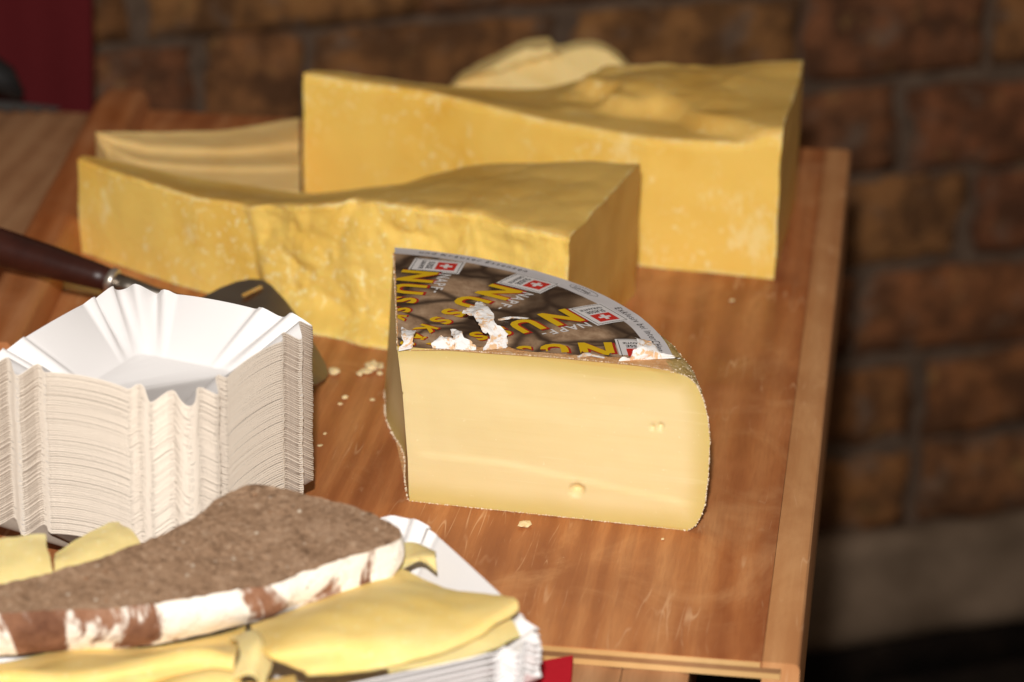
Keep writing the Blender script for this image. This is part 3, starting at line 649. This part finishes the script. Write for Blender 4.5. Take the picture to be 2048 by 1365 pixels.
peel([(-3.48, 124.36, 7.55), (-3.45, 124.6, 7.8), (-3.2, 124.8, 7.9)], [(-2.5, 124.3, 7.55), (-2.6, 124.55, 7.85), (-2.9, 124.8, 7.95)], 12, crump=.14)
peel([(-5.02, 124.45, 7.35), (-4.78, 124.5, 7.75), (-4.94, 125.27, 7.95), (-5.12, 126.1, 7.8)], [(-4.40, 124.45, 7.5), (-4.45, 124.53, 7.8), (-4.36, 124.8, 8.0), (-4.33, 125.9, 7.8)], 3)
fl_ = peel([(4.70, 123.10, 7.62), (5.3, 123.21, 7.9), (5.61, 123.52, 8.1), (5.49, 124.55, 8.25)], [(7.5, 123.78, 7.57), (6.95, 123.72, 7.78), (6.38, 124.2, 7.95), (5.80, 124.45, 8.15)], 4)
peel([(2.9, 123.42, 7.6), (3.3, 123.40, 7.68), (4.1, 123.34, 7.62)], [(2.9, 123.62, 7.62), (3.4, 123.66, 7.74), (4.1, 123.50, 7.62)], 6, crump=.03, bul=.02)
peel([(-.66, 127.90, 7.62), (.02, 127.96, 7.68), (.95, 128.20, 7.60)], [(-.66, 128.05, 7.62), (.02, 128.12, 7.72), (.95, 128.25, 7.60)], 5, crump=.03, bul=0)

# ------------------------------------------------------------------ paper trays
def tray_mesh(name, a, b, hgt, flare, rc, m_in, m_out, pleat=.30, bulge=.28, wave=1.5, reach=2.7, th=.035, drop=.8):
    """fluted paper tray, half sizes a, b at the rim; base flat, sides flare out, pleats fan round each corner"""
    def ring(lev):
        ins = flare*(1-lev); ax, by = a-ins, b-ins; r = max(.3, rc-ins*.2); out = []
        sides = [((ax, -by+r), (ax, by-r), 0), ((ax-r, by), (-ax+r, by), 90), ((-ax, by-r), (-ax, -by+r), 180), ((-ax+r, -by), (ax-r, -by), 270)]
        for k, (p, q, an) in enumerate(sides):
            nrm = Vector((math.cos(math.radians(an)), math.sin(math.radians(an)), 0)); full = 2*((b if k % 2 == 0 else a)-rc)
            for i in range(48):
                f = i/48; out.append((Vector((lerp(p[0], q[0], f), lerp(p[1], q[1], f), 0)), nrm, min(f, 1-f)*full+rc*.785, f, full))
            cx, cy = [(ax-r, by-r), (-ax+r, by-r), (-ax+r, -by+r), (ax-r, -by+r)][k]
            for i in range(14):
                f = i/14; t_ = math.radians(an+90*f); nn = Vector((math.cos(t_), math.sin(t_), 0))
                out.append((Vector((cx, cy, 0))+nn*r, nn, abs(f-.5)*rc*1.57, None, full))
        return out
    levels = [0, .04, .16, .34, .52, .68, .82, .92, 1.]
    V = []; F = []; I = []
    N = None
    for lev in levels:
        R = ring(lev); N = len(R)
        for pos, nrm, sd, f, full in R:
            amp = lev**1.15
            msk = 1-sm((sd-reach+.5)/.5); ph = math.cos(2*math.pi*sd/wave)
            d = pleat*msk*(math.copysign(abs(ph)**1.05, ph)+.1)
            if f is not None:
                lo = (reach-rc*.785)/full
                if lo < f < 1-lo: d += bulge*math.sin(math.pi*(f-lo)/(1-2*lo))**.7
            p = pos + nrm*d*amp
            V.append(Vector((p.x, p.y, hgt*lev**.95 - drop*d*amp)))
    L = len(levels); base = len(V)
    def thick(i, lv): return th
    inner = []
    for lv in range(L):
        for i in range(N):
            v = V[lv*N+i]; j, h = V[lv*N+(i+1) % N], V[lv*N+(i-1) % N]
            up_ = V[min(lv+1, L-1)*N+i]-V[max(lv-1, 0)*N+i]; nn = (j-h).cross(up_).normalized()
            inner.append(v - nn*th + Vector((0, 0, th*.3)))
    V2 = V+inner; M_ = len(V)
    for lv in range(L-1):
        for i in range(N):
            i2 = (i+1) % N; F.append((lv*N+i, lv*N+i2, (lv+1)*N+i2, (lv+1)*N+i)); I.append(1)
            F.append((M_+lv*N+i2, M_+lv*N+i, M_+(lv+1)*N+i, M_+(lv+1)*N+i2)); I.append(0)
    for i in range(N):
        i2 = (i+1) % N; F.append(((L-1)*N+i, (L-1)*N+i2, M_+(L-1)*N+i2, M_+(L-1)*N+i)); I.append(2)
    F.append(tuple(range(N-1, -1, -1))); I.append(1); F.append(tuple(M_+i for i in range(N))); I.append(0)
    o = mesh(name, V2, F, [M[m_in], M[m_out], M['paper_edge_lit'] if m_out != m_in else M[m_in]], idx=I, recalc=False, smooth=True, sharp=50)
    return o
RZ = math.atan2(-3.95, 8.72)
proto = tray_mesh('paper_tray', 5.0, 5.35, 2.1, 2.5, 1.0, 'paper_white', 'paper_grey_shaded', pleat=.25, bulge=-.12, th=.060, drop=1.0, wave=1.55, reach=2.9)
NT_ = 70; rt = random.Random(5)
for k in range(NT_):
    o = proto if k == 0 else proto.copy()
    if k: col.objects.link(o)
    o.location = Vector((-15.35+rt.uniform(-.016, .016)+.02*math.sin(k*.21), 119.75+rt.uniform(-.016, .016), .02+k*.1055+rt.uniform(-.008, .008)))*S
    o.rotation_euler = (0, 0, RZ+rt.uniform(-.002, .002))
    tag(o, 'cream fluted paper tray nested inside the tall stack', 'paper tray', 'stacked paper trays')
proto['label'] = 'lowest paper tray of the tall stack, resting on the board'
tag(o, 'topmost empty paper tray of the tall stack, white inside with pleated corners', 'paper tray', 'stacked paper trays')

# trays under the bread; the right side runs (5.3,-12.1), the others go left out of the picture
NAPZ = -.66
fproto = tray_mesh('serving_tray', 6.55, 11.6, 2.6, 2.3, 1.5, 'paper_white', 'paper_white', pleat=.20, bulge=.10, wave=1.15, reach=2.4, th=.06, drop=.7)
ang = math.atan2(-10.9, 5.35)
cx = Vector((-1.35, 108.45, 0)) + Vector((math.sin(ang), -math.cos(ang), 0))*11.35
for k in range(6):
    o = fproto if k == 0 else fproto.copy()
    if k: col.objects.link(o)
    o.location = Vector((cx.x+rt.uniform(-.06, .06), cx.y+rt.uniform(-.06, .06), .06+k*.27))*S
    o.rotation_euler = (0, 0, ang+rt.uniform(-.008, .008))
    tag(o, 'white fluted paper tray nested under the one holding the bread', 'paper tray', 'white trays under the bread')
tag(o, 'white fluted paper tray holding the bread slice and cheese slices', 'paper tray', 'white trays under the bread')
# folded napkin under the trays
mb = MB()
def P(u, v, h):
    x, y = lerp(-22, 2.75, u), lerp(100.0, 109.5, v); x += .5*(v-1)
    return Vector((x, y-.40*(2.75-x), lerp(-.775, .0+.06*nz((x, y, 0), .5), h)))
box_surface(mb, P, 40, 20, 3); tag(mb.build('folded_napkin', M['red_napkin'], origin=(-8, 103, -.65), merge=.001, sharp=50), 'folded red paper napkin lying under the white trays', 'napkin')

# ------------------------------------------------------------------ bread slice
TOP = [(-27, 103.2), (-22, 104.4), (-19.67, 105.18), (-17.84, 105.94), (-16.01, 106.93), (-14.19, 108.14), (-12.73, 109.40), (-11.67, 110.89), (-10.92, 111.55), (-10.13, 111.77), (-8.05, 111.18), (-6.39, 110.52), (-5.15, 109.82), (-4.45, 109.25), (-4.25, 108.75), (-4.55, 108.22), (-6.59, 107.05), (-8.10, 106.17), (-9.21, 105.46), (-11.48, 104.79), (-14.67, 103.94), (-17.52, 103.70), (-20, 103.3), (-24, 102.2), (-27.5, 101.5)]
bz = lambda x, y: 4.4+.23*(y-103.5)
loop = []
for i in range(len(TOP)):
    p0, p1 = Vector((*TOP[i], 0)), Vector((*TOP[(i+1) % len(TOP)], 0)); n = max(3, int((p1-p0).length/.22))
    pm, pn = Vector((*TOP[i-1], 0)), Vector((*TOP[(i+2) % len(TOP)], 0))
    for k in range(n):
        f = k/n; loop.append(((p0*2)+(p1-pm)*f+(pm*2-p0*5+p1*4-pn)*f*f+(p0*3-pm-p1*3+pn)*f**3)*.5)
cen = Vector((-13, 106.3, 0)); n = len(loop)
BO = Vector((-13, 106.3, 3)); bread = empty('bread_slice', tuple(BO)); tag(bread, 'thick brown bread slice with floured crust lying on the cheese slices', 'bread')
def rimP(i, h):                                           # crust wall, h 0 top .. 1 bottom
    p = loop[i % n]; out = Vector((p.x-cen.x, (p.y-cen.y)*3.2, 0)); out.normalize()
    t_ = lerp(1.55, 1.95, sm((-6-p.x)/8)) if p.y < 107.5 else 1.7
    z = bz(p.x, p.y) - t_*h
    q = p + out*(.28*math.sin(math.pi*min(1, h*1.0))-.45*h*h*(p.y < 110)) + Vector((0, 0, 1))*0
    q = q + out*(.06*fb((q.x, q.y, h*2), 1.3, 4)); q.z = z + .05*fb((p.x, p.y, h), 1.8, 6)*(0 if h in (0, 1) else 1) + .05*nz((p.x, p.y, 0), 1.1, 2) + (.07*fb((p.x, p.y, 0), 4., 9) if h == 0 else 0)
    return q
V = []; F = []
NH = 9
for j in range(NH+1):
    for i in range(n): V.append(rimP(i, j/NH))
for j in range(NH):
    for i in range(n): F.append((j*n+i, j*n+(i+1) % n, (j+1)*n+(i+1) % n, (j+1)*n+i))
mesh('crust', V, F, M['bread_crust'], bread, origin=BO)
def sheet(name, zoff, h, dz):
    bm = bmesh.new(); bs = [bm.verts.new(rimP(i, h)) for i in range(n)]; f = bm.faces.new(bs); bmesh.ops.triangulate(bm, faces=[f])
    for _ in range(6):
        es = [e for e in bm.edges if e.calc_length() > .28 and not e.is_boundary]
        if not es: break
        bmesh.ops.subdivide_edges(bm, edges=es, cuts=1); bmesh.ops.triangulate(bm, faces=bm.faces)
    for v in bm.verts:
        if not v.is_boundary: q = tuple(v.co); v.co.z += .06*fb(q, .9, 3) + .06*fb(q, 4.5, 7)
    V = [v.co.copy() for v in bm.verts]; bm.verts.index_update(); F = [tuple(v.index for v in f.verts) for f in bm.faces]; bm.free()
    mesh(name, V, F, M['bread_crumb'], bread, origin=BO)
sheet('crumb', 0, 0., 0); sheet('underside', 0, 1., 0)

# ------------------------------------------------------------------ thin cheese slices on the tray
def patch(name, lab, rows, mat, th=.10, nu=36, nv=28, seed=0, rag=.06):
    R = [[Vector(p) for p in r] for r in rows]
    def P(u, v):
        c = [crom(r, u) for r in R]; p = crom(c, v); q = tuple(p)
        if u in (0, 1) or v in (0, 1): p += Vector((nz(q, 1.6, seed), nz(q, 1.6, seed+3), 0))*rag*1.4
        p.z += .07*fb(q, .45, seed)+.012*math.sin(p.x*2.1+p.y*3.3+seed); return p
    mb = MB(); mb.grid(P, nu, nv); dn = lambda u, v: P(u, v)-Vector((0, -.02, th))
    mb.grid(dn, nu, nv)
    for f in (lambda a, b: P(a, 0).lerp(dn(a, 0), b), lambda a, b: P(a, 1).lerp(dn(a, 1), b)): mb.grid(f, nu, 1)
    for f in (lambda a, b: P(0, a).lerp(dn(0, a), b), lambda a, b: P(1, a).lerp(dn(1, a), b)): mb.grid(f, nv, 1)
    o3 = sum((p for r in R for p in r), Vector())/sum(len(r) for r in R); o3.z = min(p.z for r in R for p in r)
    o = mb.build(name, M[mat], origin=o3, merge=.0005, sharp=50); tag(o, lab, 'cheese slice', 'thin cheese slices served with the bread'); return o
patch('thin_cheese_slice', 'broad yellow cheese slice with lifted corner, draped over the tray edge', [
 [(-9.9, 104.6, 3.5), (-7.34, 106.86, 3.6), (-5.47, 108.56, 3.8), (-4.21, 109.17, 3.9)], [(-9.27, 101.84, 4.2), (-6.72, 103.27, 4.8), (-4.14, 105.13, 4.7), (-2.23, 106.71, 4.2)],
 [(-8.87, 100.4, 4.4), (-6.02, 100.99, 4.9), (-3.09, 102.81, 4.8), (-.26, 105.44, 4.6)], [(-7.69, 100.31, 3.9), (-5.07, 100.44, 4.3), (-2.29, 101.63, 4.6), (.38, 104.49, 4.9)], [(-7.4, 100.2, 3.7), (-4.75, 100.25, 4.05), (-2.01, 101.4, 4.35), (.5, 103.95, 4.75)]], 'slice_cheese', seed=2)
patch('thin_cheese_slice', 'smaller yellow cheese slice showing under the lifted corner', [
 [(-5.2, 103.2, 3.9), (-3.4, 103.9, 4.0), (-1.6, 104.6, 4.1), (-.2, 105.2, 4.1)], [(-4.6, 101.3, 4.0), (-2.9, 102.0, 4.0), (-1.1, 103.0, 4.2), (.2, 104.1, 4.25)], [(-4.4, 100.5, 3.75), (-2.6, 101.0, 3.9), (-.7, 101.9, 4.05), (.55, 103.1, 4.1)]], 'slice_pale', seed=5)
patch('thin_cheese_slice', 'greenish yellow cheese slice with curled end poking out at the bread tip', [
 [(-6.4, 110.2, 3.5), (-4.79, 110.97, 4.0), (-3.78, 111.07, 4.2), (-2.99, 110.67, 4.0)], [(-6.3, 109.4, 3.4), (-4.74, 109.97, 3.8), (-3.72, 109.66, 4.3), (-2.87, 109.18, 4.5)], [(-6.2, 108.9, 3.3), (-4.62, 109.75, 3.5), (-3.60, 109.25, 4.3), (-2.80, 108.65, 4.15)]], 'slice_pale', seed=8, th=.14)
patch('thin_cheese_slice', 'square ended pale cheese slice sticking out behind the bread, beside the pointed one', [
 [(-22.5, 108.6, 4.6), (-20.27, 108.90, 4.95), (-19.14, 109.34, 5.0), (-18.63, 109.61, 4.9)], [(-22.2, 107.0, 4.3), (-19.91, 106.9, 4.6), (-18.81, 107.33, 4.7), (-18.07, 107.7, 4.6)], [(-22, 104.5, 3.4), (-19.54, 104.44, 3.5), (-18.26, 104.93, 3.5), (-17.2, 105.6, 3.5)]], 'slice_pale', seed=11, th=.16)
patch('thin_cheese_slice', 'pale cheese slice with a pointed corner standing up behind the bread', [
 [(-18.19, 109.3, 4.2), (-17.12, 110.3, 4.55), (-16.36, 111.2, 4.65), (-15.9, 111.6, 4.6)], [(-18.05, 108.3, 4.1), (-16.69, 108.75, 4.4), (-15.62, 109.7, 4.5), (-15.0, 110.5, 4.4)], [(-17.6, 106.3, 3.2), (-16.0, 106.6, 3.3), (-14.6, 107.5, 3.4), (-13.6, 108.6, 3.4)]], 'slice_pale', seed=14, th=.18)
def ribbon(prof, xs, tilt, zt): return [[(x, y+tilt*(x+14)+.34*math.sin(x*.9+y), z+zt*(x+14)+.13*math.sin(x*1.1+i*.9)) for x in xs] for i, (y, z) in enumerate(prof)]
patch('thin_cheese_slice', 'yellow cheese slice rolled over itself just beneath the floured crust', ribbon([(105.0, 2.45), (103.2, 2.9), (101.9, 3.45), (101.0, 3.72), (100.45, 3.55), (100.4, 3.1)], [-22, -19, -16.5, -14, -11.8, -10.2], .19, .05), 'slice_cheese', seed=17, th=.16, nv=40)
patch('thin_cheese_slice', 'yellow cheese slice with wavy edge in front of the rolled one', ribbon([(101.6, 2.85), (100.5, 3.1), (99.6, 3.42), (98.9, 3.38), (98.5, 3.0)], [-22, -18.8, -16.1, -13.6, -11.2, -9.9], .17, .045), 'slice_cheese', seed=23, th=.14, nv=36)
patch('thin_cheese_slice', 'narrow cheese slice bent upright where the rolled slices end', [[(-10.7, 104.2, 3.2), (-10.3, 102.6, 3.9), (-10.0, 101.0, 4.2), (-10.1, 99.4, 3.9)], [(-10.0, 104.2, 3.4), (-9.55, 102.7, 4.25), (-9.3, 101.2, 4.5), (-9.4, 99.5, 4.1)], [(-9.2, 104.0, 3.0), (-8.9, 102.5, 3.6), (-8.75, 101.0, 3.8), (-9.0, 99.4, 3.5)]], 'slice_pale', seed=27, th=.14)
patch('thin_cheese_slice', 'lower yellow cheese slice lying flat under the folded ones', [
 [(-20, 100.6, 2.45), (-16, 100.4, 2.55), (-12, 100.8, 2.65), (-8, 102, 2.75)], [(-20, 98.5, 2.65), (-16, 98.3, 2.75), (-12, 98.6, 2.9), (-7.6, 100.2, 3.1)], [(-20, 96.3, 2.75), (-16, 96.2, 2.9), (-12, 96.8, 3.1), (-7.2, 98.8, 3.3)]], 'slice_cheese', seed=21, th=.2)

# ------------------------------------------------------------------ cheese slicer
SO = Vector((-9.6, 138, 0)); sl = empty('cheese_slicer', tuple(SO)); tag(sl, 'cheese slicer with dark red wooden handle and spade shaped steel blade', 'slicer')
mb = MB(); mb.tube([(-38, 149.8, 5.6), (-36.5, 149.3, 5.5), (-33, 148.3, 5.05), (-29, 147.1, 4.45), (-26.58, 146.4, 4.1), (-23.5, 145.45, 3.6), (-21.4, 144.75, 3.25), (-20.62, 144.48, 3.12)], [.65, .9, 1.0, 1.05, 1.0, .84, .68, .60], 20)
mb.build('handle', M['handle_wood'], sl, origin=SO)
mb = MB(); mb.tube([(-20.72, 144.52, 3.14), (-20.62, 144.48, 3.12), (-20.42, 144.41, 3.07), (-20.3, 144.37, 3.05)], [.60, .70, .70, .60], 20); mb.build('ferrule', M['steel_ring'], sl, origin=SO)
mb = MB(); mb.tube([(-20.35, 144.39, 3.06), (-19.6, 144.2, 2.9), (-18.4, 143.95, 2.62), (-17.3, 143.8, 2.42), (-16.3, 143.75, 2.2), (-15.4, 143.6, 2.05)], [.55, .52, .42, .34, .32, .36], 14, flat=.9); mb.build('neck', M['steel'], sl, origin=SO)
out = [(-16.9, 143.6, 2.05), (-16.2, 144.3, 2.2), (-15.12, 145.38, 2.5), (-14.3, 145.95, 2.66), (-13.64, 146.2, 2.72), (-13.0, 146.2, 2.7), (-12.5, 145.8, 2.55), (-11.7, 144.8, 2.1), (-10.87, 143.5, 1.55), (-9.9, 141.3, .95), (-9.28, 139.7, .62), (-9.12, 138.9, .52), (-9.22, 138.1, .46), (-9.6, 137.5, .42), (-10.4, 137.2, .45), (-11.6, 137.9, .6), (-13.2, 139.6, .9), (-15.0, 141.5, 1.4), (-16.3, 142.7, 1.8)]
slot = [(-14.05, 144.45, 0), (-13.05, 145.35, 0), (-12.85, 145.2, 0), (-13.9, 144.25, 0)]
mb = MB(); V1 = [Vector(p) for p in out]; cb = sum(V1, Vector())/len(V1)
NR = 6
def ringp(i, k): p = V1[i % len(V1)].lerp(cb, k/NR); p.z -= .12*math.sin(math.pi*.5*k/NR); return p
for dz in (0, -.12):
    for k in range(NR):
        for i in range(len(V1)):
            a_, b_, c_, d_ = ringp(i, k), ringp(i+1, k), ringp(i+1, k+1), ringp(i, k+1); z_ = Vector((0, 0, dz)); mb.poly([a_+z_, b_+z_, c_+z_, d_+z_])
for i in range(len(V1)): mb.poly([ringp(i, 0), ringp(i+1, 0), ringp(i+1, 0)-Vector((0, 0, .12)), ringp(i, 0)-Vector((0, 0, .12))])
mb.build('blade', M['steel'], sl, origin=SO, merge=.0005, sharp=50)
mb = MB(); mb.poly([(-13.95, 144.60, 2.44), (-13.05, 145.52, 2.62), (-12.90, 145.40, 2.60), (-13.80, 144.48, 2.42)]); mb.poly([(-13.95, 144.60, 2.37), (-13.05, 145.52, 2.55), (-12.90, 145.40, 2.53), (-13.80, 144.48, 2.35)])
mb.build('slot', M['rind_amber'], sl, origin=SO, smooth=False)

# ------------------------------------------------------------------ scraps and crumbs
patch('cheese_scrap', 'thin cheese shaving lying under the slicer handle', [[(-25.4, 153.6, .35), (-24.0, 152.9, .45), (-22.6, 151.9, .35)], [(-25.0, 152.2, .3), (-23.6, 151.6, .35), (-22.2, 150.9, .3)], [(-24.4, 151.2, .2), (-23.2, 150.7, .22), (-21.9, 150.2, .2)]], 'slice_pale', th=.18, nu=14, nv=10, seed=30)
bpy.data.objects['cheese_scrap']['category'] = 'cheese scrap'; del bpy.data.objects['cheese_scrap']['group']
rc_ = random.Random(11)
crumbs = [(-7.0, 140.6, .42), (-7.25, 140.2, .34), (-6.75, 140.9, .36), (-7.6, 139.8, .22), (-8.9, 140.0, .30), (-8.15, 136.6, .22), (-6.8, 136.5, .18), (-8.35, 135.9, .12), (.75, 122.0, .30), (4.82, 151.3, .12), (11.8, 151.7, .16), (-8.84, 132.1, .10), (-8.98, 130.7, .10), (6.85, 120.9, .08), (-6.6, 139.9, .2), (-5.9, 118.0, .12)]
for i, (x, y, r) in enumerate(crumbs):
    bm = bmesh.new(); bmesh.ops.create_icosphere(bm, subdivisions=2, radius=1)
    sx, sy, sz = rc_.uniform(.7, 1.3), rc_.uniform(.6, 1.1), rc_.uniform(.3, .55); rot = rc_.uniform(0, 3)
    for v in bm.verts:
        k = 1+.45*nz(tuple(v.co), 1.7, i*5.); v.co = Vector((v.co.x*sx*k, v.co.y*sy*k, v.co.z*sz*k))
    zm = min(v.co.z for v in bm.verts)
    V = [((Matrix.Rotation(rot, 3, 'Z') @ v.co)-Vector((0, 0, zm)))*r+Vector((x, y, .006)) for v in bm.verts]; bm.verts.index_update(); F = [tuple(v.index for v in f.verts) for f in bm.faces]; bm.free()
    o = mesh('cheese_crumb', V, F, M['crumb_pale'], origin=(x, y, 0), smooth=False)
    where = 'beside the left side of the labelled wedge' if -9.2 < x < -6 and y > 129 else ('in front of the wedge cut face' if y < 125 else 'on the bare board behind the labelled wedge')
    size = 'larger pale cheese crumb' if r > .28 else 'tiny pale cheese crumb'
    tag(o, size+' '+where, 'crumb', 'cheese crumbs '+where)
